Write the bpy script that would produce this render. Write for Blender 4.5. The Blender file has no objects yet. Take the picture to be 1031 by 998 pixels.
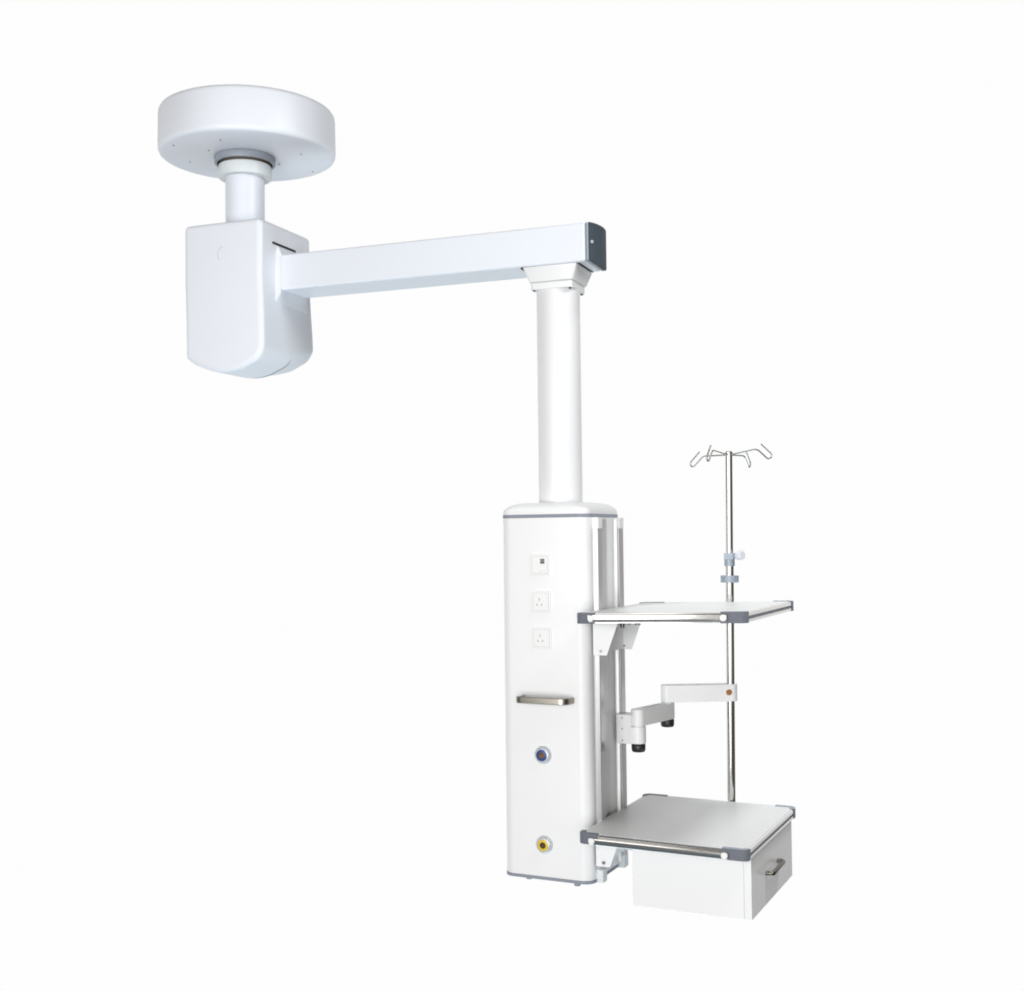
import bpy, bmesh, math
from mathutils import Vector, Matrix

sc = bpy.context.scene
COL = sc.collection
PI = math.pi

# ------------------------------------------------------------------ materials
def mat(name, col, rough=.4, metal=0., coat=0., var=.03, scale=14., bump=0., bscale=300., stretch=None, spec=.5, tint=None):
    m = bpy.data.materials.new(name); m.use_nodes = True
    nt = m.node_tree; b = nt.nodes['Principled BSDF']
    b.inputs['Base Color'].default_value = (*col, 1)
    b.inputs['Metallic'].default_value = metal
    b.inputs['Roughness'].default_value = rough
    b.inputs['Coat Weight'].default_value = coat
    b.inputs['Coat Roughness'].default_value = .08
    b.inputs['Specular IOR Level'].default_value = spec
    tc = nt.nodes.new('ShaderNodeTexCoord')
    mp = nt.nodes.new('ShaderNodeMapping')
    if stretch: mp.inputs['Scale'].default_value = stretch
    nt.links.new(tc.outputs['Object'], mp.inputs['Vector'])
    n = nt.nodes.new('ShaderNodeTexNoise'); n.inputs['Scale'].default_value = scale; n.inputs['Detail'].default_value = 4
    nt.links.new(mp.outputs['Vector'], n.inputs['Vector'])
    # faint real unevenness of the finish: colour and gloss wander a little
    mr = nt.nodes.new('ShaderNodeMapRange')
    mr.inputs['To Min'].default_value = max(.02, rough * (1 - 3 * var)); mr.inputs['To Max'].default_value = min(1, rough * (1 + 3 * var))
    nt.links.new(n.outputs['Fac'], mr.inputs['Value']); nt.links.new(mr.outputs['Result'], b.inputs['Roughness'])
    mx = nt.nodes.new('ShaderNodeMix'); mx.data_type = 'RGBA'
    mx.inputs['A'].default_value = (*[c * (1 - var) for c in col], 1)
    c2 = tint or [min(1, c * (1 + var)) for c in col]
    mx.inputs['B'].default_value = (*c2, 1)
    nt.links.new(n.outputs['Fac'], mx.inputs['Factor']); nt.links.new(mx.outputs['Result'], b.inputs['Base Color'])
    if bump:
        n2 = nt.nodes.new('ShaderNodeTexNoise'); n2.inputs['Scale'].default_value = bscale
        nt.links.new(mp.outputs['Vector'], n2.inputs['Vector'])
        bp = nt.nodes.new('ShaderNodeBump'); bp.inputs['Strength'].default_value = bump; bp.inputs['Distance'].default_value = .001
        nt.links.new(n2.outputs['Fac'], bp.inputs['Height']); nt.links.new(bp.outputs['Normal'], b.inputs['Normal'])
    return m

M = dict(
    cover=mat('cool white plastic', (.825, .855, .918), .42, var=.012, scale=6, bump=.04, bscale=500),
    arm=mat('cool white paint', (.775, .808, .873), .42, coat=.04, var=.012, scale=6, bump=.05, bscale=700),
    white=mat('white powder coat', (.82, .825, .835), .36, coat=.2, var=.01, scale=5, bump=.05, bscale=700),
    tube=mat('white gloss tube', (.80, .805, .82), .34, coat=.12, var=.012, scale=5),
    plate=mat('white socket plastic', (.80, .80, .80), .3, var=.01),
    collar=mat('grey collar plastic', (.30, .33, .38), .45, var=.03),
    whitecollar=mat('pale collar plastic', (.74, .78, .79), .4, var=.015),
    trim=mat('blue grey trim', (.25, .27, .32), .5, spec=.3, var=.03),
    cap=mat('grey corner plastic', (.145, .157, .186), .5, spec=.2, var=.05, scale=60, bump=.15, bscale=900),
    darkcap=mat('slate end plastic', (.052, .066, .080), .62, spec=.12, var=.06, scale=80, bump=.12, bscale=900),
    alu=mat('anodised aluminium', (.72, .72, .73), .3, 1., var=.05, scale=40, stretch=(1, 1, .02)),
    alubar=mat('polished aluminium bar', (.74, .73, .71), .12, 1., var=.05, scale=40, stretch=(.03, 1, 1)),
    alupale=mat('pale aluminium cap', (.66, .70, .70), .42, .0, var=.03),
    aluflat=mat('brushed aluminium panel', (.74, .74, .75), .46, 1., var=.05, scale=40, stretch=(1, 1, .02)),
    chrome=mat('chrome tube', (.74, .74, .73), .12, 1., var=.0, scale=30, stretch=(1, 1, .05)),
    wire=mat('chrome wire', (.70, .70, .69), .16, 1., var=.03),
    nickel=mat('brushed nickel', (.36, .335, .29), .33, 1., var=.08, scale=60, stretch=(.02, 1, 1)),
    black=mat('black rubber', (.012, .012, .013), .42, var=.1, scale=60),
    dark=mat('dark gap', (.015, .016, .018), .7),
    brown=mat('dark brown core', (.12, .095, .075), .6),
    grey=mat('mid grey plastic', (.23, .23, .235), .5, var=.05),
    line=mat('pale grey joint', (.42, .435, .455), .7),
    faint=mat('faint joint', (.50, .52, .55), .6),
    darknickel=mat('dark nickel', (.17, .155, .135), .3, 1., var=.06, scale=60),
    blue=mat('blue gas ring', (.016, .052, .21), .38, var=.05),
    yellow=mat('yellow gas ring', (.70, .50, .030), .42, var=.05),
    silver=mat('satin silver rim', (.60, .63, .67), .3, .35, var=.03),
    brass=mat('brass socket bore', (.30, .19, .12), .25, 1., var=.15, scale=120),
    copper=mat('copper bolt', (.33, .14, .045), .42, .55, var=.12, scale=200),
    clamp=mat('steel blue clamp', (.30, .35, .41), .42, .12, var=.05),
    knob=mat('frosted clear knob', (.74, .76, .82), .3, var=.02),
    screw=mat('steel screw', (.45, .45, .46), .3, 1., var=.08),
)

# ribbed mat on the shelf boards: fine raised ribs that run front to back
def ribbed(name, col):
    m = bpy.data.materials.new(name); m.use_nodes = True
    nt = m.node_tree; b = nt.nodes['Principled BSDF']
    b.inputs['Roughness'].default_value = .40; b.inputs['Specular IOR Level'].default_value = .45
    tc = nt.nodes.new('ShaderNodeTexCoord')
    w = nt.nodes.new('ShaderNodeTexWave'); w.wave_type = 'BANDS'; w.bands_direction = 'X'
    w.inputs['Scale'].default_value = 25.; w.inputs['Distortion'].default_value = 0.
    nt.links.new(tc.outputs['Object'], w.inputs['Vector'])
    n = nt.nodes.new('ShaderNodeTexNoise'); n.inputs['Scale'].default_value = 9
    nt.links.new(tc.outputs['Object'], n.inputs['Vector'])
    mx = nt.nodes.new('ShaderNodeMix'); mx.data_type = 'RGBA'
    mx.inputs['A'].default_value = (*[c * .97 for c in col], 1); mx.inputs['B'].default_value = (*[c * 1.03 for c in col], 1)
    nt.links.new(n.outputs['Fac'], mx.inputs['Factor'])
    m2 = nt.nodes.new('ShaderNodeMix'); m2.data_type = 'RGBA'
    m2.inputs['B'].default_value = (*[c * .70 for c in col], 1)
    mul = nt.nodes.new('ShaderNodeMath'); mul.operation = 'MULTIPLY'; mul.inputs[1].default_value = .75
    nt.links.new(w.outputs['Fac'], mul.inputs[0])
    nt.links.new(mul.outputs[0], m2.inputs['Factor']); nt.links.new(mx.outputs['Result'], m2.inputs['A'])
    nt.links.new(m2.outputs['Result'], b.inputs['Base Color'])
    bp = nt.nodes.new('ShaderNodeBump'); bp.inputs['Strength'].default_value = .12; bp.inputs['Distance'].default_value = .0015
    nt.links.new(w.outputs['Fac'], bp.inputs['Height']); nt.links.new(bp.outputs['Normal'], b.inputs['Normal'])
    return m
M['board'] = ribbed('ribbed pale board', (.78, .79, .79))

# ------------------------------------------------------------------ mesh helpers
LOC = {}
def wl(o): return LOC.get(o, Vector((0, 0, 0)))

def thing(name, loc, label, cat, group=None):
    o = bpy.data.objects.new(name, None); COL.objects.link(o)
    o.empty_display_size = .1; o.location = loc; LOC[o] = Vector(loc)
    o['label'] = label; o['category'] = cat
    if group: o['group'] = group
    return o

def obj(name, bm, mats, parent, bevel=0., seg=3, angle=35, label=None, smooth=38):
    if not isinstance(mats, (list, tuple)): mats = [mats]
    bmesh.ops.recalc_face_normals(bm, faces=bm.faces)
    xs = [v.co for v in bm.verts]
    c = Vector([(min(v[i] for v in xs) + max(v[i] for v in xs)) / 2 for i in range(3)])
    for v in bm.verts: v.co -= c
    me = bpy.data.meshes.new(name); bm.to_mesh(me); bm.free()
    for m in mats: me.materials.append(M[m])
    for p in me.polygons: p.use_smooth = True
    me.set_sharp_from_angle(angle=math.radians(smooth))
    o = bpy.data.objects.new(name, me); COL.objects.link(o)
    o.parent = parent; o.location = c - wl(parent); LOC[o] = c
    if bevel:
        b = o.modifiers.new('bevel', 'BEVEL'); b.width = bevel; b.segments = seg
        b.limit_method = 'ANGLE'; b.angle_limit = math.radians(angle); b.harden_normals = True
    if label: o['label'] = label
    return o

def dup(o, parent, off, mats=None):
    c = o.copy(); COL.objects.link(c); c.parent = parent
    LOC[c] = LOC[o] + Vector(off); c.location = LOC[c] - wl(parent)
    return c

def mark(bm, n0, i):
    bm.faces.ensure_lookup_table()
    for f in bm.faces[n0:]: f.material_index = i

def box(bm, x0, x1, y0, y1, z0, z1, mi=0):
    n0 = len(bm.faces)
    v = [bm.verts.new((x, y, z)) for z in (z0, z1) for y in (y0, y1) for x in (x0, x1)]
    for f in ((0, 2, 3, 1), (4, 5, 7, 6), (0, 1, 5, 4), (2, 6, 7, 3), (0, 4, 6, 2), (1, 3, 7, 5)):
        bm.faces.new([v[i] for i in f])
    mark(bm, n0, mi); return bm

def prism(bm, pts, a, b, axis='z', mi=0):
    """extrude a closed outline; axis z: pts are (x,y); y: (x,z); x: (y,z)"""
    n0 = len(bm.faces)
    def P(p, t):
        return {'z': (p[0], p[1], t), 'y': (p[0], t, p[1]), 'x': (t, p[0], p[1])}[axis]
    A = [bm.verts.new(P(p, a)) for p in pts]; B = [bm.verts.new(P(p, b)) for p in pts]
    n = len(pts)
    bm.faces.new(A); bm.faces.new(B)
    for i in range(n): bm.faces.new((A[i], A[(i + 1) % n], B[(i + 1) % n], B[i]))
    mark(bm, n0, mi); return bm

def rrect(x0, x1, y0, y1, r, n=8):
    rs = r if isinstance(r, (list, tuple)) else [r] * 4      # corners: x1y1, x0y1, x0y0, x1y0
    out = []
    for k, (cx, cy, sx, sy) in enumerate(((x1, y1, -1, -1), (x0, y1, 1, -1), (x0, y0, 1, 1), (x1, y0, -1, 1))):
        R = rs[k]
        if R < 1e-5: out.append((cx, cy)); continue
        for i in range(n + 1):
            a = PI / 2 * (k + i / n)
            out.append((cx + sx * R + R * math.cos(a), cy + sy * R + R * math.sin(a)))
    return out

def loft(bm, rings, mi=0, caps=True):
    n0 = len(bm.faces)
    R = [[bm.verts.new(p) for p in r] for r in rings]
    n = len(R[0])
    for a, b in zip(R, R[1:]):
        for i in range(n): bm.faces.new((a[i], a[(i + 1) % n], b[(i + 1) % n], b[i]))
    if caps: bm.faces.new(R[0]); bm.faces.new(R[-1])
    mark(bm, n0, mi); return bm

def lathe(bm, prof, c, axis=(0, 0, 1), n=64, mi=0, close=False):
    """prof: (radius, height along axis) list"""
    n0 = len(bm.faces)
    c = Vector(c); w = Vector(axis).normalized()
    u = w.orthogonal().normalized(); v = w.cross(u)
    rings = []
    for r, h in prof:
        if r < 1e-6: rings.append([bm.verts.new(c + w * h)])
        else: rings.append([bm.verts.new(c + w * h + (u * math.cos(2 * PI * i / n) + v * math.sin(2 * PI * i / n)) * r) for i in range(n)])
    seq = list(zip(rings, rings[1:]))
    if close: seq.append((rings[-1], rings[0]))
    for a, b in seq:
        for i in range(n):
            j = (i + 1) % n
            if len(a) == 1 and len(b) == 1: continue
            if len(a) == 1: bm.faces.new((a[0], b[i], b[j]))
            elif len(b) == 1: bm.faces.new((a[i], b[0], a[j]))
            else: bm.faces.new((a[i], b[i], b[j], a[j]))
    if not close:
        if len(rings[0]) > 1: bm.faces.new(rings[0])
        if len(rings[-1]) > 1: bm.faces.new(rings[-1])
    mark(bm, n0, mi); return bm

def cyl(bm, c, r, h, axis=(0, 0, 1), n=32, mi=0, ch=0.):
    if ch: return lathe(bm, [(r - ch, 0), (r, ch), (r, h - ch), (r - ch, h)], c, axis, n, mi)
    return lathe(bm, [(r, 0), (r, h)], c, axis, n, mi)

def tube(bm, pts, r, n=12, mi=0):
    n0 = len(bm.faces)
    pts = [Vector(p) for p in pts]; prev = None; rings = []
    for i, p in enumerate(pts):
        t = ((pts[i] - pts[i - 1]).normalized() if i else Vector()) + ((pts[i + 1] - pts[i]).normalized() if i < len(pts) - 1 else Vector())
        t.normalize()
        u = t.orthogonal().normalized() if prev is None else (prev - t * prev.dot(t)).normalized()
        prev = u; v = t.cross(u)
        rings.append([bm.verts.new(p + (u * math.cos(2 * PI * k / n) + v * math.sin(2 * PI * k / n)) * r) for k in range(n)])
    for a, b in zip(rings, rings[1:]):
        for i in range(n): bm.faces.new((a[i], a[(i + 1) % n], b[(i + 1) % n], b[i]))
    bm.faces.new(rings[0]); bm.faces.new(rings[-1])
    mark(bm, n0, mi); return bm

def fillet(pts, r, n=6):
    """round the corners of a polyline"""
    pts = [Vector(p) for p in pts]; out = [pts[0]]
    for a, b, c in zip(pts, pts[1:], pts[2:]):
        d1 = (a - b); d2 = (c - b)
        k = min(r, d1.length * .49, d2.length * .49)
        p, q = b + d1.normalized() * k, b + d2.normalized() * k
        for i in range(n + 1):
            t = i / n; out.append(p * (1 - t) ** 2 + b * 2 * t * (1 - t) + q * t * t)
    out.append(pts[-1]); return out

NB = bmesh.new

# ================================================================== CEILING PENDANT
W, D, X0 = .3646, .371, -.010            # console width, depth
AX, AY = .1823, .1750                   # drop tube axis
PHI = .0785                             # heading of the boom arm
dx, dy = math.cos(PHI), math.sin(PHI)
def arm(s, o, z): return (AX + s * dx + o * dy, AY + s * dy - o * dx, z)
def to_arm(bm):
    for v in bm.verts: v.co = arm(*v.co)
    return bm

pend = thing('ceiling_pendant', (AX, AY, 0), 'white ceiling pendant with round cover, long boom arm and tall socket column', 'ceiling pendant')

# --- round ceiling cover, axis at s = -1.487
SA = -1.487
cx, cy, _ = arm(SA, 0, 0)
dcx, dcy, _ = arm(-1.4715, 0, 0)
b = lathe(NB(), [(.135, 3.060), (.372, 3.058), (.3815, 3.060), (.3880, 3.0655), (.3915, 3.074), (.3925, 3.085), (.3910, 3.230), (.389, 3.241), (.3835, 3.2500), (.375, 3.2545), (.135, 3.2545)], (dcx, dcy, 0), n=160)
cover = obj('ceiling_cover', b, 'cover', pend)
for a, q in ((-.1824, .2783), (-.0837, .1593), (-.2591, .0539), (.0478, .2605), (.2616, -.0487), (.0921, -.1394), (.1769, -.2985)):
    p = arm(SA + a, q, 3.0582)
    obj('screw', cyl(NB(), p, .0042, .002, (0, 0, -1), 12), 'grey', cover)
p = Vector(arm(-1.4715 - .3885 * math.cos(.35), .3885 * math.sin(.35), 3.170))
obj('screw', cyl(NB(), p, .004, .003, (p - Vector((dcx, dcy, 3.170))).normalized(), 12), 'grey', cover)
b = lathe(NB(), [(.122, 3.035), (.122, 3.0575), (.135, 3.0575), (.136, 3.055), (.1355, 3.031), (.133, 3.0275), (.1235, 3.0275)], (cx, cy, 0), n=96, close=True)
obj('collar_ring', b, 'collar', pend)
obj('bearing_core', lathe(NB(), [(.108, 3.0), (.108, 3.0565)], (cx, cy, 0), n=64), 'brown', pend)
b = lathe(NB(), [(.088, 2.961), (.113, 2.961), (.1175, 2.965), (.1185, 2.971), (.1185, 3.012), (.1165, 3.018), (.112, 3.0205), (.09, 3.0205)], (cx, cy, 0), n=96)
obj('tube_collar', b, 'whitecollar', pend)
b = NB(); cyl(b, (cx, cy, 2.69), .0872, .29, n=96)
obj('suspension_tube', b, 'arm', pend)

# --- rounded arm housing in two shells with a joint between them
SL, SR, ZT = -1.659, -1.2605, 2.715
def house_profile():
    pts = []
    # left side going down
    def arc(cs, cz, r, a0, a1, n=8):
        for i in range(n + 1):
            a = math.radians(a0 + (a1 - a0) * i / n); pts.append((cs + r * math.cos(a), cz + r * math.sin(a)))
    arc(SR - .028, ZT - .026, .026, 0, 90)
    arc(SL + .026, ZT - .026, .026, 90, 180)
    pts.append((SL + .003, 2.45)); pts.append((SL + .009, 2.30))
    arc(SL + .044, 2.142, .030, 180, 243, 6)
    for i in range(1, 14):                                 # belly of the underside
        t = i / 14; s = SL + .034 + (SR - SL - .112) * t
        pts.append((s, 2.117 - .061 * math.sin(PI * (.04 + .72 * t))))
    arc(SR - .073, 2.170, .0835, -62, 0, 12)
    pts.append((SR + .0085, 2.25)); pts.append((SR + .003, 2.36)); pts.append((SR - .003, 2.48)); pts.append((SR - .002, 2.60))
    return pts
hp = house_profile()
def shell(o0, o1, outer):
    """one half: rings step in towards the outer face so its rim is softly rounded"""
    R, n = .024, 7
    cs = sum(p[0] for p in hp) / len(hp); 
    def inset(d):
        out = []
        N = len(hp)
        for i, p in enumerate(hp):
            a, c = Vector(hp[i - 1]), Vector(hp[(i + 1) % N]); t = (c - a).normalized()
            nr = Vector((-t.y, t.x))                       # inward for a counter-clockwise outline
            q = Vector(p) + nr * d; out.append((q.x, q.y))
        return out
    sgn = 1 if outer > 0 else -1
    rings = []
    inner = o0 if outer > 0 else o1; far = o1 if outer > 0 else o0
    rings.append([(s, inner, z) for s, z in inset(.0005)])
    rings.append([(s, inner + sgn * .0005, z) for s, z in hp])
    for i in range(n + 1):
        a = PI / 2 * i / n
        rings.append([(s, far - sgn * R * (1 - math.sin(a)), z) for s, z in inset(R * (1 - math.cos(a)))])
    bm = NB(); loft(bm, rings)
    for v in bm.verts:                                     # a touch wider towards the bottom
        k = (2.713 - v.co.z) / .6; v.co.y *= 1 + .05 * max(0, min(1, k)) ** 1.5
        t = max(0, (-v.co.y - .06) / .14); w = max(0, min(1, (2.40 - v.co.z) / .27))
        v.co.z += .050 * t * t * w * w      # the far lower edge sweeps up
    return to_arm(bm)
sh1 = obj('housing_shell', shell(.0100, .224, 1), 'cover', pend, smooth=30)
sh2 = obj('housing_shell', shell(-.196, .0072, -1), 'cover', pend, smooth=30)
ins = [(SL + (s - SL) * .992 + .0015, z + (.002 if z < 2.4 else -.002)) for s, z in hp]
b = NB(); prism(b, [(s, z) for s, z in ins], -.02, .03, 'y'); to_arm(b)
obj('joint_strip', b, 'line', pend)
# little arc mark on the front shell
b = NB(); pts = []
for i in range(11):
    a = math.radians(95 + 130 * i / 10); pts.append((-1.452 + .026 * math.cos(a), .2255, 2.570 + .032 * math.sin(a)))
tube(b, pts, .0016, 6); to_arm(b); obj('arc_mark', b, 'faint', sh1)

# boot between housing and boom arm: flares out to the housing side
def quad_loft(rings):
    bm = NB(); loft(bm, [[p for p in r] for r in rings]); return to_arm(bm)
def rr(s, o0, o1, z0, z1): return [(s, o0, z0), (s, o1, z0), (s, o1, z1), (s, o0, z1)]
bt = quad_loft([[(-1.275, -.156, 2.352), (-1.275, .119, 2.362), (-1.275, .098, 2.6165), (-1.275, -.156, 2.6165)],
                [(-1.257, -.154, 2.358), (-1.257, .1165, 2.366), (-1.257, .097, 2.6155), (-1.257, -.154, 2.6155)],
                [(-1.238, -.111, 2.414), (-1.238, .101, 2.414), (-1.238, .101, 2.577), (-1.238, -.111, 2.577)]])
obj('arm_boot', bt, 'cover', pend, bevel=.004)
b = NB(); box(b, -1.285, -1.2595, -.056, .134, 2.6185, 2.6275); to_arm(b)
obj('cable_slot', b, 'dark', sh1, label='thin black slot above the arm root')

# --- boom arm
ZA0, ZA1 = 2.4176, 2.5727
b = NB(); prism(b, [(-.1092, ZA0), (.1092, ZA0), (.1092, ZA1), (-.1092, ZA1)], -1.2385, .152, 'x'); to_arm(b)
boom = obj('boom_arm', b, 'arm', pend, bevel=.010, seg=4)
b = NB(); prism(b, [(-.1096, ZA0 - .0004), (.1096, ZA0 - .0004), (.1096, ZA1 + .0004), (-.1096, ZA1 + .0004)], .152, .166, 'x'); to_arm(b)
obj('end_band', b, 'clamp', boom, bevel=.009, seg=4)
pts = [(.1663, .1080)]
for i in range(17):
    t = -1 + 2 * i / 16; pts.append((.168 + .027 * (1 - t * t) ** .8, -t * .1085))
pts.append((.1663, -.1080))
b = NB(); prism(b, pts, ZA0 + .001, ZA1 - .001, 'z'); to_arm(b)
ecap = obj('end_cap', b, 'darkcap', boom, bevel=.013, seg=5, label='dark slate bulged cap at the arm tip')
b = NB(); cyl(b, (.174, .096, 2.494), .007, .006, (1, .55, 0), 16, ch=.001); to_arm(b)
obj('cap_screw', b, 'silver', ecap)

# --- bracket below the arm
b = NB()
loft(b, [[(s, o, z) for s, o in rrect(-k, k, -k2, k2, .01, 3)] for k, k2, z in ((.092, .094, 2.354), (.1145, .112, 2.4150))])
to_arm(b); brk = obj('tube_bracket', b, 'white', pend, bevel=.004)
b = NB(); prism(b, rrect(-.0875, .0875, -.0895, .0895, .012, 4), 2.3245, 2.3535, 'z'); to_arm(b)
obj('bracket_flange', b, 'white', brk, bevel=.003)
for s in (-.076, .076):
    for o in (-.077, .077):
        b = NB(); cyl(b, (s, o, 2.3245), .0055, .004, (0, 0, -1), 10); to_arm(b); obj('flange_bolt', b, 'dark', brk)
for q in ((.1155, .121, -.098, .085, 2.4145, 2.4172), (-.1245, -.1165, .045, .1, 2.4105, 2.4172)):
    b = NB(); box(b, *q); to_arm(b); obj('seal_gap', b, 'dark', brk)

# --- drop tube
b = NB(); cyl(b, (AX, AY, 1.455), .0882, .88, n=96)
obj('drop_tube', b, 'tube', pend)

# --- console column
RC = .046
def con_out(d=0., r=RC): return rrect(X0 + d, W - d, d, D - d, r, 10)
b = NB(); prism(b, rrect(X0, W, 0, D, RC, 12), .0122, 1.4062)
body = obj('console_body', b, 'white', pend)
b = NB(); prism(b, rrect(X0 - .0015, W + .0015, -.0015, D + .0015, RC, 12), 1.4064, 1.4196)
obj('trim_band', b, 'trim', pend, bevel=.002)
rings = []
for i in range(11):
    a = PI / 2 * i / 10; d = .062 * (1 - math.cos(a)); z = 1.4198 + .007 + .040 * math.sin(a)
    if i == 0: rings.append([(x, y, 1.4198) for x, y in rrect(X0, W, 0, D, RC, 10)])
    rings.append([(x, y, z) for x, y in rrect(X0 + d, W - d, d, D - d, RC + d * .55, 10)])
b = NB(); loft(b, rings); obj('top_cap', b, 'white', pend, smooth=60)
b = NB(); prism(b, rrect(X0 - .0015, W + .0015, -.0015, D + .0015, RC, 12), -.001, .012)
obj('base_rim', b, 'trim', pend, bevel=.002)
for x, y in ((.082, .045), (.293, .03), (.325, .262)):
    obj('foot', cyl(NB(), (x, y, -.0012), .0125, .0155, (0, 0, -1), 16, ch=.002), 'trim', pend)

# side channel and two equipment rails
pts = [(.0952, W - .02), (.0952, W + .0045)]
for i in range(9):
    t = i / 8; pts.append((.100 + .166 * t, W + .0045 - .0105 * t * t))
for i in range(1, 11):
    a = PI / 2 * i / 10; pts.append((.266 + .0202 * math.sin(a), W - .006 + .022 * (1 - math.cos(a))))
pts.append((.2866, W - .02))
b = NB(); prism(b, [(x, y) for y, x in pts], .022, 1.399); obj('side_channel', b, 'aluflat', pend)
def rail(y0, y1):
    b = NB()
    x1 = W + .025
    # extruded rail
    o = [(W - .012, y0), (x1 - .002, y0), (x1, y0 + .002), (x1, y1 - .002), (x1 - .002, y1), (W - .012, y1)]
    prism(b, o, .047, 1.3615)
    r = obj('equipment_rail', b, 'alu', pend)
    b = NB(); box(b, W - .010, x1 + .0012, y0 - .0012, y1 + .0012, 1.3615, 1.4055)
    obj('rail_end_cap', b, 'plate', r, bevel=.0015)
    b = NB(); box(b, W - .010, x1 + .0012, y0 - .0012, y1 + .0012, -.003, .047)
    obj('rail_end_cap', b, 'alupale', r, bevel=.0015)
    return r
rail(.0545, .0945); rail(.2895, .3335)

# front face: data socket, two power sockets, grab handle, two gas outlets
def faceplate(name, x0, x1, z0, z1, parent):
    b = NB(); box(b, x0, x1, -.0055, -.0002, z0, z1)
    p = obj(name, b, 'plate', parent, bevel=.0018)
    g = NB(); mx, mz = .0085, .0095
    box(g, x0 + mx - .0012, x1 - mx + .0012, -.0059, -.0056, z0 + mz - .0012, z1 - mz + .0012); obj('insert_gap', g, 'faint', p)
    i = NB(); box(i, x0 + mx, x1 - mx, -.0078, -.0058, z0 + mz, z1 - mz)
    obj('socket_insert', i, 'plate', p, bevel=.001)
    return p
ds = faceplate('data_socket', .1265, .2075, 1.1782, 1.2640, pend)
b = NB(); box(b, .1695, .1878, -.0086, -.0078, 1.2262, 1.2455)
for i in range(3): box(b, .1712 + i * .0054, .1750 + i * .0054, -.0092, -.0086, 1.2405, 1.2440, 1)
box(b, .1722, .1852, -.0092, -.0086, 1.2290, 1.2330, 1)
obj('data_port', b, ['grey', 'dark'], ds)
b = NB(); box(b, .1655, .1925, -.0084, -.0078, 1.1915, 1.2190); pf = obj('port_shutter', b, 'plate', ds, bevel=.0005)
b = NB()
for x in (.1712, .1862): box(b, x - .0012, x + .0012, -.0088, -.0084, 1.1960, 1.1985)
obj('shutter_marks', b, 'grey', ds)
for x0, z0 in ((.1306, 1.0345), (.1330, .8935)):
    ps = faceplate('power_socket', x0 - .002, x0 + .079, z0, z0 + .0855, pend)
    cxs, czs = x0 + .0325, z0 + .043
    b = NB(); box(b, cxs - .0014, cxs + .0014, -.0084, -.0079, czs + .0040, czs + .0150)
    for s in (-1, 1):
        n0 = len(b.verts); box(b, -.0014, .0014, -.0084, -.0079, -.0048, .0048)
        b.verts.ensure_lookup_table()
        mt = Matrix.Translation((cxs + s * .0098, 0, czs - .0115)) @ Matrix.Rotation(s * math.radians(32), 4, 'Y')
        for v in b.verts[n0:]: v.co = mt @ v.co
    obj('pin_slots', b, 'grey', ps)

path = fillet([(.090, .004, .700), (.084, -.068, .7005), (.290, -.068, .7005), (.298, .004, .699)], .026, 8)
b = NB(); rings = []
for i, p in enumerate(path):
    a = path[max(0, i - 1)]; c = path[min(len(path) - 1, i + 1)]; t = (c - a).normalized(); nr = Vector((-t.y, t.x, 0)).normalized() if True else None
    rings.append([p + nr * (.0055 * k) + Vector((0, 0, h)) for k, h in ((-1, -.0122), (1, -.0122), (1, .0122), (-1, .0122))])
loft(b, rings); obj('grab_handle', b, 'nickel', pend, bevel=.003, angle=50)

def outlet(x, z, colour):
    b = lathe(NB(), [(.0335, .0003), (.0345, .003), (.0335, .0075), (.0305, .0120), (.0265, .0152), (.0235, .0165), (.0160, .0165)], (x, 0, z), (0, -1, 0), 64)
    g = obj('gas_outlet', b, 'silver', pend, smooth=30)
    b = lathe(NB(), [(.0128, .0167), (.0128, .0200), (.0205, .0200), (.0218, .0190), (.0222, .0167)], (x, 0, z), (0, -1, 0), 64, close=True)
    obj('colour_ring', b, colour, g, label=('dark blue' if colour == 'blue' else 'bright yellow') + ' ring of the outlet')
    b = lathe(NB(), [(.0126, .0198), (.0126, .0169), (.0105, .0169), (.0088, .0184), (.0060, .0184), (.0050, .0171), (0, .0171)], (x, 0, z), (0, -1, 0), 40)
    obj('outlet_bore', b, 'brass', g)
    b = NB(); cyl(b, (x - .0008, -.0172, z + .0010), .0082, .0016, (0, -1, 0), 24); obj('bore_hole', b, 'dark', g)
outlet(.1690, .4826, 'blue'); outlet(.1704, .1362, 'yellow')

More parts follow.
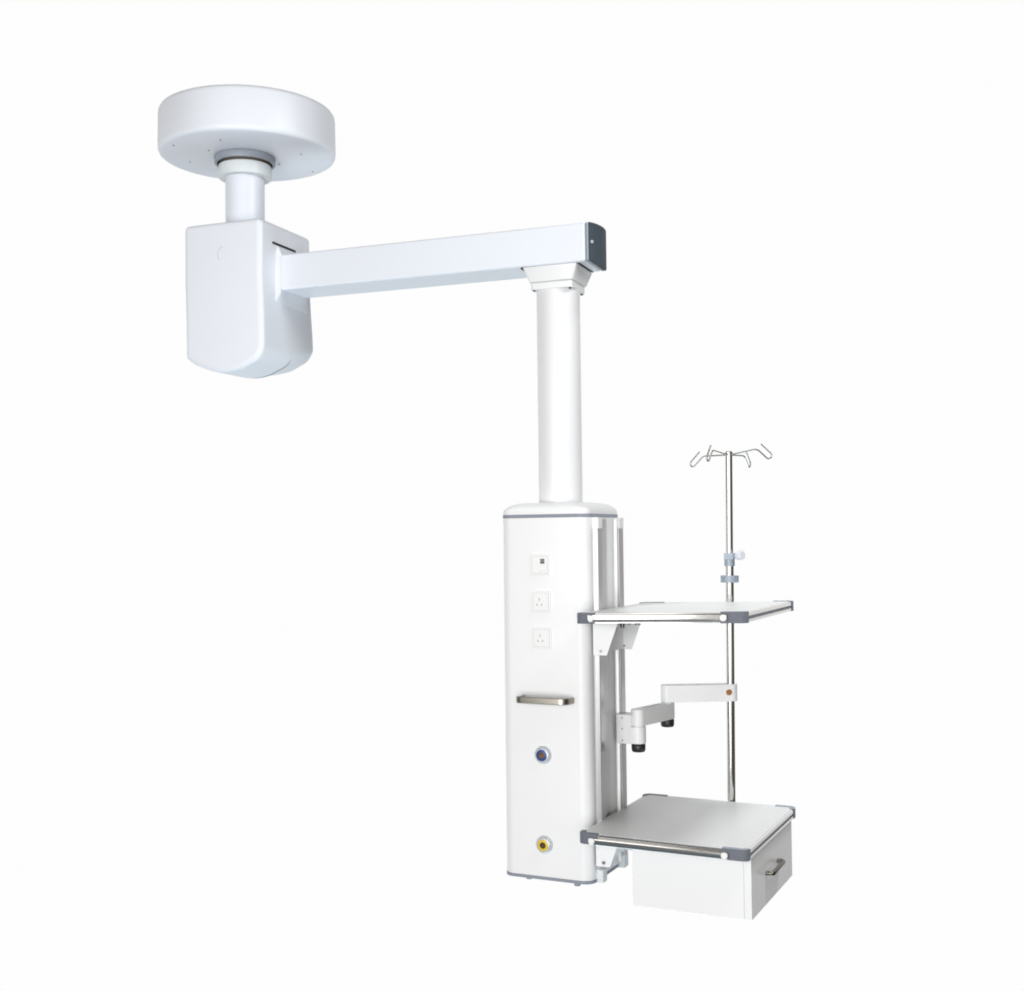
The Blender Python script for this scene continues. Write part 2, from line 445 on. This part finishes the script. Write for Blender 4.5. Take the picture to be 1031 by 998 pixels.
# ================================================================== SHELVES
def shelf(name, label, x0, x1, y0, y1, zt, tilt, t, bar_x0, bar_x1, low):
    root = thing(name, ((x0 + x1) / 2, (y0 + y1) / 2, zt - t), label, 'shelf', 'shelves clamped to the pendant rails')
    def sk(bm):
        for v in bm.verts: v.co.z += tilt * (v.co.x - .35)
        return bm
    Rk = .028
    # frame: aluminium sections between the corner caps (each side has a groove)
    zb, za = zt - t, zt - .0035
    cl = .078                                               # leg length of the corner caps
    def side_bar(along, c0, c1, edge, out):
        """profile of an edge section with a groove; 'edge' = outer coordinate, out = +-1"""
        w = .024
        e = edge
        o = [(e - out * w, zb + .002), (e, zb + .002), (e, zb + .0125), (e - out * .006, zb + .0135), (e - out * .006, zb + .0225), (e, zb + .0235), (e, za), (e - out * .003, za + .001), (e - out * w, za + .001)]
        return o
    f = NB(); prism(f, side_bar('y', 0, 0, x1 - .0025, 1), y0 + .029, y1 - .0505, 'y'); sk(f); es = obj('edge_section', f, 'alubar', root)
    f = NB(); box(f, x1 - .0105, x1 - .0045, y0 + .030, y1 - .051, zb + .0138, zb + .0222); sk(f); obj('groove_strip', f, 'trim', es)  # strip added in a dark colour so the groove reads shaded
    f = NB(); prism(f, side_bar('y', 0, 0, x0 + .0025, -1), y0 + cl - .01, y1 - .06, 'y'); sk(f); obj('edge_section', f, 'alubar', root)
    f = NB(); prism(f, side_bar('x', 0, 0, y1 - .0025, 1), x0 + .08, x1 - .08, 'x'); sk(f); obj('edge_section', f, 'alubar', root)
    f = NB(); prism(f, side_bar('x', 0, 0, y0 + .0040, -1), x0 + cl - .01, x1 - .09, 'x'); sk(f); obj('edge_section', f, 'alubar', root)
    # ribbed board
    f = NB(); prism(f, rrect(x0 + .010, x1 - .010, y0 + .012, y1 - .008, .02, 5), zt - .014, zt - .0012); sk(f)
    obj('shelf_board', f, 'board', root, bevel=.001)
    # corner caps: an L with a rounded outer corner
    def cornercap(cxn, cyn, sx, sy, lx, ly, w=.020, label=None):
        pts = []
        for i in range(9):
            a = PI + PI / 2 * i / 8
            pts.append((Rk + Rk * math.cos(a), Rk + Rk * math.sin(a)))
        pts += [(lx, 0), (lx, w), (w + .006, w), (w, w + .006), (w, ly), (0, ly)]
        P = [(cxn + sx * px, cyn + sy * py) for px, py in pts]
        f = NB(); prism(f, P, zb, zt + .0015); sk(f)
        return obj('corner_cap', f, 'cap', root, bevel=.0025, seg=2, label=label)
    cornercap(x0, y0, 1, 1, cl, .045); cornercap(x1, y0, -1, 1, .095, .0285)
    cornercap(x1, y1, -1, -1, .085, .05); cornercap(x0, y1, 1, -1, .10, .045)
    # medical rail along the front edge with bolt discs at its ends
    f = NB()
    prism(f, rrect(y0 - .0115, y0 - .0006, zt - .036 if low else zt - .0335, zt - .0125 if low else zt - .0055, .003, 3), bar_x0, bar_x1, 'x'); sk(f)
    bar = obj('front_rail', f, 'alubar', root)
    zc = zt - .023 if low else zt - .0195
    for x in (bar_x0 + .012, bar_x1 - .012):
        f = NB(); cyl(f, (x, y0 - .0112, zc), .0118, .0042, (0, -1, 0), 32, ch=.001); sk(f)
        obj('bolt_disc', f, 'plate', bar)
    # bracket: two tapering cheeks and a back plate
    ztop = zb - .0005
    hgt = .132 if not low else .128
    zl = ztop - hgt
    f = NB(); prism(f, [(.3725, zl), (.4285, zl), (.4775, ztop), (.3725, ztop)], .028, .0325, 'y')
    br = obj('shelf_bracket', f, 'white', root, bevel=.001)
    f = NB(); prism(f, [(.3935, zl), (.4290, zl), (.4790, ztop), (.3935, ztop)], .300, .3045, 'y')
    obj('shelf_bracket', f, 'white', root, bevel=.001)
    f = NB(); box(f, .3925, .3965, .0335, .2995, zl + .004, ztop - .001); obj('bracket_back', f, 'white', br, bevel=.001)
    f = NB(); box(f, .3935, .47, .036, .2985, ztop - .006, ztop - .0012); obj('bracket_top', f, 'white', br, bevel=.001)
    for x, z in ((.4040, zl + .0155), (.4040, ztop - .0055)):
        f = NB(); cyl(f, (x, .0278, z), .0072, .0028, (0, -1, 0), 20, ch=.0008); cyl(f, (x, .0252, z), .0024, .0004, (0, -1, 0), 6, mi=1)
        obj('bracket_screw', f, ['screw', 'dark'], br)
    f = NB(); cyl(f, (.3925 + .006, .2998, zl + .014), .0040, .001, (0, -1, 0), 10); obj('bracket_screw', f, 'dark', br)
    for x, y, h, r in ((.4485, .15, .027, .0085), (.4690, .25, .0225, .0055), (.4825, .25, .0225, .0055), (.4590, .20, .018, .004)):
        f = NB(); cyl(f, (x, y, ztop - .0065), r, h, (0, 0, -1), 16, ch=.001); obj('clamp_nut', f, 'darknickel', br)
    return root, sk, zb

up, _, _ = shelf('equipment_shelf', 'upper ribbed equipment shelf with nothing hung below it but its bracket', .3740, 1.0250, -.1537, .6000, 1.0450, .0231, .0395, .4300, .9560, False)
lo, sk, zb = shelf('equipment_shelf', 'lower ribbed equipment shelf with a white drawer hung under it', .3745, 1.0170, -.1567, .6000, .2350, -.0049, .0393, .4220, .9460, True)
# drawer box under the lower shelf
DX0, DX1, DY0, DY1, DZ0, DZ1 = .5560, 1.0026, -.0687, .5620, -.0344, zb - .0035
b = NB(); box(b, DX0, DX1 - .0280, DY0, DY1, DZ0, DZ1); obj('drawer_case', b, 'white', lo, bevel=.0015)
b = NB(); box(b, DX1 - .0275, DX1, DY0 - .0004, DY1 + .0004, DZ0 - .0008, DZ1 - .002)
df = obj('drawer_front', b, 'white', lo, bevel=.0015)
path = fillet([(DX1 - .004, .1400, .080), (DX1 + .026, .1400, .080), (DX1 + .026, .3150, .083), (DX1 - .004, .3150, .083)], .012, 7)
b = NB(); tube(b, path, .0086, 16); obj('drawer_handle', b, 'darknickel', df)
# runner rail that carries the case
b = NB(); box(b, .46, .62, .3, .33, zb - .012, zb - .0005); obj('drawer_runner', b, 'alupale', lo, bevel=.001)

# ================================================================== SUPPORT ARM
sup = thing('support_arm', (.39, .31, .505), 'white two-link swing arm with black knobs, bolted to the rear rail between the two shelves', 'swing arm')
YS = .262
b = NB(); box(b, .3795, .4420, YS - .0125, YS + .058, .5015, .6175)
mb = obj('mount_block', b, 'white', sup, bevel=.002)
for z in (.604, .5605, .514):
    f = NB(); cyl(f, (.404, YS - .0122, z), .0034, .001, (0, -1, 0), 10); obj('block_screw', f, 'grey', mb)
HX, HY = .4610, YS + .018                                 # first hinge
def stadium(ax, ay, bx, by, r, n=12):
    d = Vector((bx - ax, by - ay)).normalized(); a0 = math.atan2(d.y, d.x); out = []
    for i in range(n + 1): a = a0 - PI / 2 + PI * i / n; out.append((bx + r * math.cos(a), by + r * math.sin(a)))
    for i in range(n + 1): a = a0 + PI / 2 + PI * i / n; out.append((ax + r * math.cos(a), ay + r * math.sin(a)))
    return out
b = NB(); prism(b, stadium(.430, HY, HX, HY, .0307), .5020, .5690); obj('hinge_block', b, 'white', sup, bevel=.002)
b = NB(); cyl(b, (HX, HY, .5690), .024, .0035, n=32); obj('hinge_washer', b, 'whitecollar', sup)
EX, EY = .5130, .4970                                     # elbow
b = NB(); prism(b, stadium(HX, HY, EX, EY, .0285), .5725, .6375); l1 = obj('lower_link', b, 'white', sup, bevel=.0025)
f = NB()
d = Vector((EX - HX, EY - HY)).normalized(); nn = Vector((d.y, -d.x))
for o in (-.008, .008):
    a = Vector((HX, HY)) + d * .045 + nn * o; c = Vector((HX, HY)) + d * .165 + nn * o
    prism(f, stadium(a.x, a.y, c.x, c.y, .004, 6), .6368, .6380)
obj('cable_slot', f, 'clamp', l1)
b = NB(); cyl(b, (EX, EY, .6375), .024, .0045, n=32); obj('hinge_washer', b, 'whitecollar', sup)
PX, PY = .7463, .6200                                     # pole axis at the arm
b = NB(); prism(b, stadium(EX, EY, PX, PY, .0275), .6420, .7120); l2 = obj('upper_link', b, 'white', sup, bevel=.0025)
d2 = Vector((PX - EX, PY - EY)).normalized(); n2 = Vector((d2.y, -d2.x))
q = Vector((PX, PY)) - d2 * .012 + n2 * .0274
f = NB(); cyl(f, (q.x, q.y, .6800), .0125, .0025, (n2.x, n2.y, 0), 24, ch=.0008); obj('pole_bolt', f, 'copper', l2, label='round copper coloured bolt')
for x, y, z in ((HX, HY, .5015), (EX - .002, EY, .5725)):
    b = lathe(NB(), [(.022, 0), (.0265, .002), (.0285, .006), (.0275, .026), (.0245, .0325), (.018, .034)], (x, y, z), (0, 0, -1), 40)
    obj('hinge_knob', b, 'black', sup, smooth=50)

# ================================================================== IV POLE
LEAN = .0100
def px(z): return PX + (z - .69) * LEAN
pole = thing('iv_pole', (px(.05), PY, .05), 'slim chrome drip pole with wire hooks on top, held upright behind the shelves', 'drip stand')
def lean(bm):
    for v in bm.verts: v.co.x += (v.co.z - .69) * LEAN
    return bm
b = NB(); cyl(b, (PX, PY, .10), .0172, 1.115, n=48, ch=.001); obj('lower_tube', lean(b), 'chrome', pole)
b = NB(); cyl(b, (PX, PY, 1.2), .0152, .467, n=48); upp = obj('upper_tube', lean(b), 'chrome', pole)
b = lathe(NB(), [(.0142, 1.6672), (.0160, 1.668), (.0160, 1.676), (.0130, 1.679)], (PX, PY, 0), n=32); obj('hook_hub', lean(b), 'wire', pole)
# height clamp with its clear knob
b = NB(); cyl(b, (PX, PY, 1.2000), .0215, .0290, n=40, ch=.001); cyl(b, (PX, PY, 1.2290), .0212, .0240, n=40, ch=.001)
box(b, PX - .0170, PX + .0215, PY - .0265, PY + .006, 1.2275, 1.2545)
box(b, PX + .018, PX + .038, PY - .014, PY + .008, 1.230, 1.252)
clp = obj('height_clamp', lean(b), 'clamp', pole, bevel=.001)
pts = []
for i in range(48):
    a = 2 * PI * i / 48; r = .0195 + .0014 * math.cos(6 * a); pts.append((r * math.cos(a), r * math.sin(a)))
b = NB(); prism(b, pts, 0, .026, 'z')
mt = Matrix.Translation((PX + .036, PY - .006, 1.2460)) @ Matrix.Rotation(math.radians(-25), 4, 'Z') @ Matrix.Rotation(math.radians(90), 4, 'Y')
for v in b.verts: v.co = mt @ v.co
obj('clamp_knob', lean(b), 'knob', clp, bevel=.003, label='frosted clear fluted knob')
b = NB(); lathe(b, [(.0180, 1.1325), (.0365, 1.1325), (.0375, 1.1335), (.0375, 1.1600), (.0365, 1.1610), (.0180, 1.1610)], (PX, PY, 0), n=48)
rg = obj('stop_ring', lean(b), 'clamp', pole)
f = NB(); cyl(f, (PX - .028, PY - .0255, 1.1465), .0050, .003, (-.75, -.68, 0), 16, ch=.0006); obj('ring_screw', lean(f), 'silver', rg)
# four wire hooks: out along an arm, down an incline, round a U and back up alongside it
HZ = 1.664
def hook(ri, de, L1, rise=.002, al=41, ln=.074, ro=.0135, back=.058):
    u = Vector((.902 * ri - .431 * de, .431 * ri + .902 * de, 0)).normalized(); z = Vector((0, 0, 1))
    c = Vector((PX, PY, HZ)); a = math.radians(al)
    d = u * math.cos(a) - z * math.sin(a); nn = u * math.sin(a) + z * math.cos(a)
    p1 = c + u * L1 + z * rise; p2 = p1 + d * (ln - ro)
    P = fillet([c + u * .008, p1, p2], .016, 5)
    for i in range(1, 11):
        t = PI * i / 10; P.append(p2 + nn * ro * (1 - math.cos(t)) + d * ro * math.sin(t))
    P.append(p2 + nn * 2 * ro - d * back)
    b = NB(); tube(b, P, .0034, 10)
    return obj('wire_hook', lean(b), 'wire', pole)
hook(-.70, .72, .132); hook(.72, -.69, .138, .017); hook(-.50, -.87, .188, .010, 46); hook(.55, .83, .164, .004, 44)

# ================================================================== WORLD, LIGHT, CAMERA
world = bpy.data.worlds.new('World'); sc.world = world; world.use_nodes = True
nt = world.node_tree; bg = nt.nodes['Background']
tc = nt.nodes.new('ShaderNodeTexCoord')
def dotn(vec):
    n = nt.nodes.new('ShaderNodeVectorMath'); n.operation = 'DOT_PRODUCT'; n.inputs[1].default_value = vec
    nt.links.new(tc.outputs['Generated'], n.inputs[0]); return n.outputs['Value']
def smooth(v, a, b_):
    n = nt.nodes.new('ShaderNodeMapRange'); n.interpolation_type = 'SMOOTHSTEP'
    n.inputs['From Min'].default_value = a; n.inputs['From Max'].default_value = b_
    nt.links.new(v, n.inputs['Value']); return n.outputs['Result']
def mixc(f, a, b_):
    n = nt.nodes.new('ShaderNodeMix'); n.data_type = 'RGBA'; nt.links.new(f, n.inputs['Factor'])
    for k, x in (('A', a), ('B', b_)):
        if isinstance(x, tuple): n.inputs[k].default_value = (*x, 1)
        else: nt.links.new(x, n.inputs[k])
    return n.outputs['Result']
# invented surround: cool below, warm dark right shape the metal reflections; white backdrop behind
low = smooth(dotn((0, 0, -1)), -.15, .35)
right = smooth(dotn((1, 0, 0)), .1, .8)
surround = mixc(low, (.19, .17, .145), (.13, .15, .165))
surround = mixc(right, surround, (.095, .082, .066))
white_back = smooth(dotn((-.431, .902, .03)), .60, .83)
white_left = smooth(dotn((-.80, .60, .03)), .60, .82)           # white backdrop widened to the left
mx_ = nt.nodes.new('ShaderNodeMath'); mx_.operation = 'MAXIMUM'
nt.links.new(white_back, mx_.inputs[0]); nt.links.new(white_left, mx_.inputs[1])
nt.links.new(mixc(mx_.outputs[0], surround, (.988, .988, .988)), bg.inputs['Color'])
bg.inputs['Strength'].default_value = 1.0

def area(name, loc, target, sx, sy, power, col=(1, 1, 1)):
    l = bpy.data.lights.new(name, 'AREA'); l.shape = 'RECTANGLE'; l.size = sx; l.size_y = sy; l.energy = power; l.color = col
    o = bpy.data.objects.new(name, l); COL.objects.link(o); o.location = loc
    o.rotation_euler = (Vector(target) - Vector(loc)).to_track_quat('-Z', 'Y').to_euler()
    return o
area('key_softbox', (1.5, -6.5, .75), (.3, .2, .9), 4.5, 3.4, 378, (1, .997, .99))
area('left_fill', (-1.8, -6.5, 1.35), (.3, .2, 1.3), 1.1, 2.7, 60, (1, .997, .99))  # added lamp, whitens the left part of the upper front rail
area('front_fill', (5.6, -4.4, 1.3), (.6, .4, 1.0), 3.0, 3.0, 34, (1, 1, 1))  # added lamp, widens the bright band reflected in the pole
area('right_fill', (2.9, -.7, 3.9), (-1.2, 0, 2.4), 1.4, 1.2, 66, (.95, .98, 1))  # added fill lamp, lifts the side face of the housing
area('top_fill', (2.2, .55, 5.2), (.85, .2, .5), 1.0, 1.0, 26, (.97, .99, 1)).data.spread = math.radians(32)   # added lamp with a narrow beam, brightens the shelf boards
area('under_fill', (-.2, .9, -2.4), (-.4, .3, 1.5), 3.4, 2.4, 98, (.77, .93, 1))  # added lamp below, stands in for bounced light on the undersides

cd = bpy.data.cameras.new('camera'); cam = bpy.data.objects.new('camera', cd); COL.objects.link(cam)
yaw, pitch, roll = .4457, .0328, -.0117
f = Vector((-math.sin(yaw) * math.cos(pitch), math.cos(yaw) * math.cos(pitch), math.sin(pitch)))
r = Vector((math.cos(yaw), math.sin(yaw), 0)); u = r.cross(f)
r2 = r * math.cos(roll) + u * math.sin(roll); u2 = -r * math.sin(roll) + u * math.cos(roll)
m = Matrix((r2, u2, -f)).transposed().to_4x4(); m.translation = (2.1470, -4.3959, 1.3367)
cam.matrix_world = m
cd.sensor_width = 36; cd.lens = 1237.08 / 1031 * 36; cd.clip_end = 200
sc.camera = cam

sc.render.engine = 'CYCLES'
sc.cycles.max_bounces = 8
sc.cycles.sample_clamp_direct = 2.2; sc.cycles.sample_clamp_indirect = 1.5
sc.cycles.filter_width = 1.9
sc.cycles.caustics_reflective = False; sc.cycles.caustics_refractive = False
sc.view_settings.view_transform = 'Standard'; sc.view_settings.look = 'None'
sc.view_settings.exposure = 0; sc.view_settings.gamma = 1
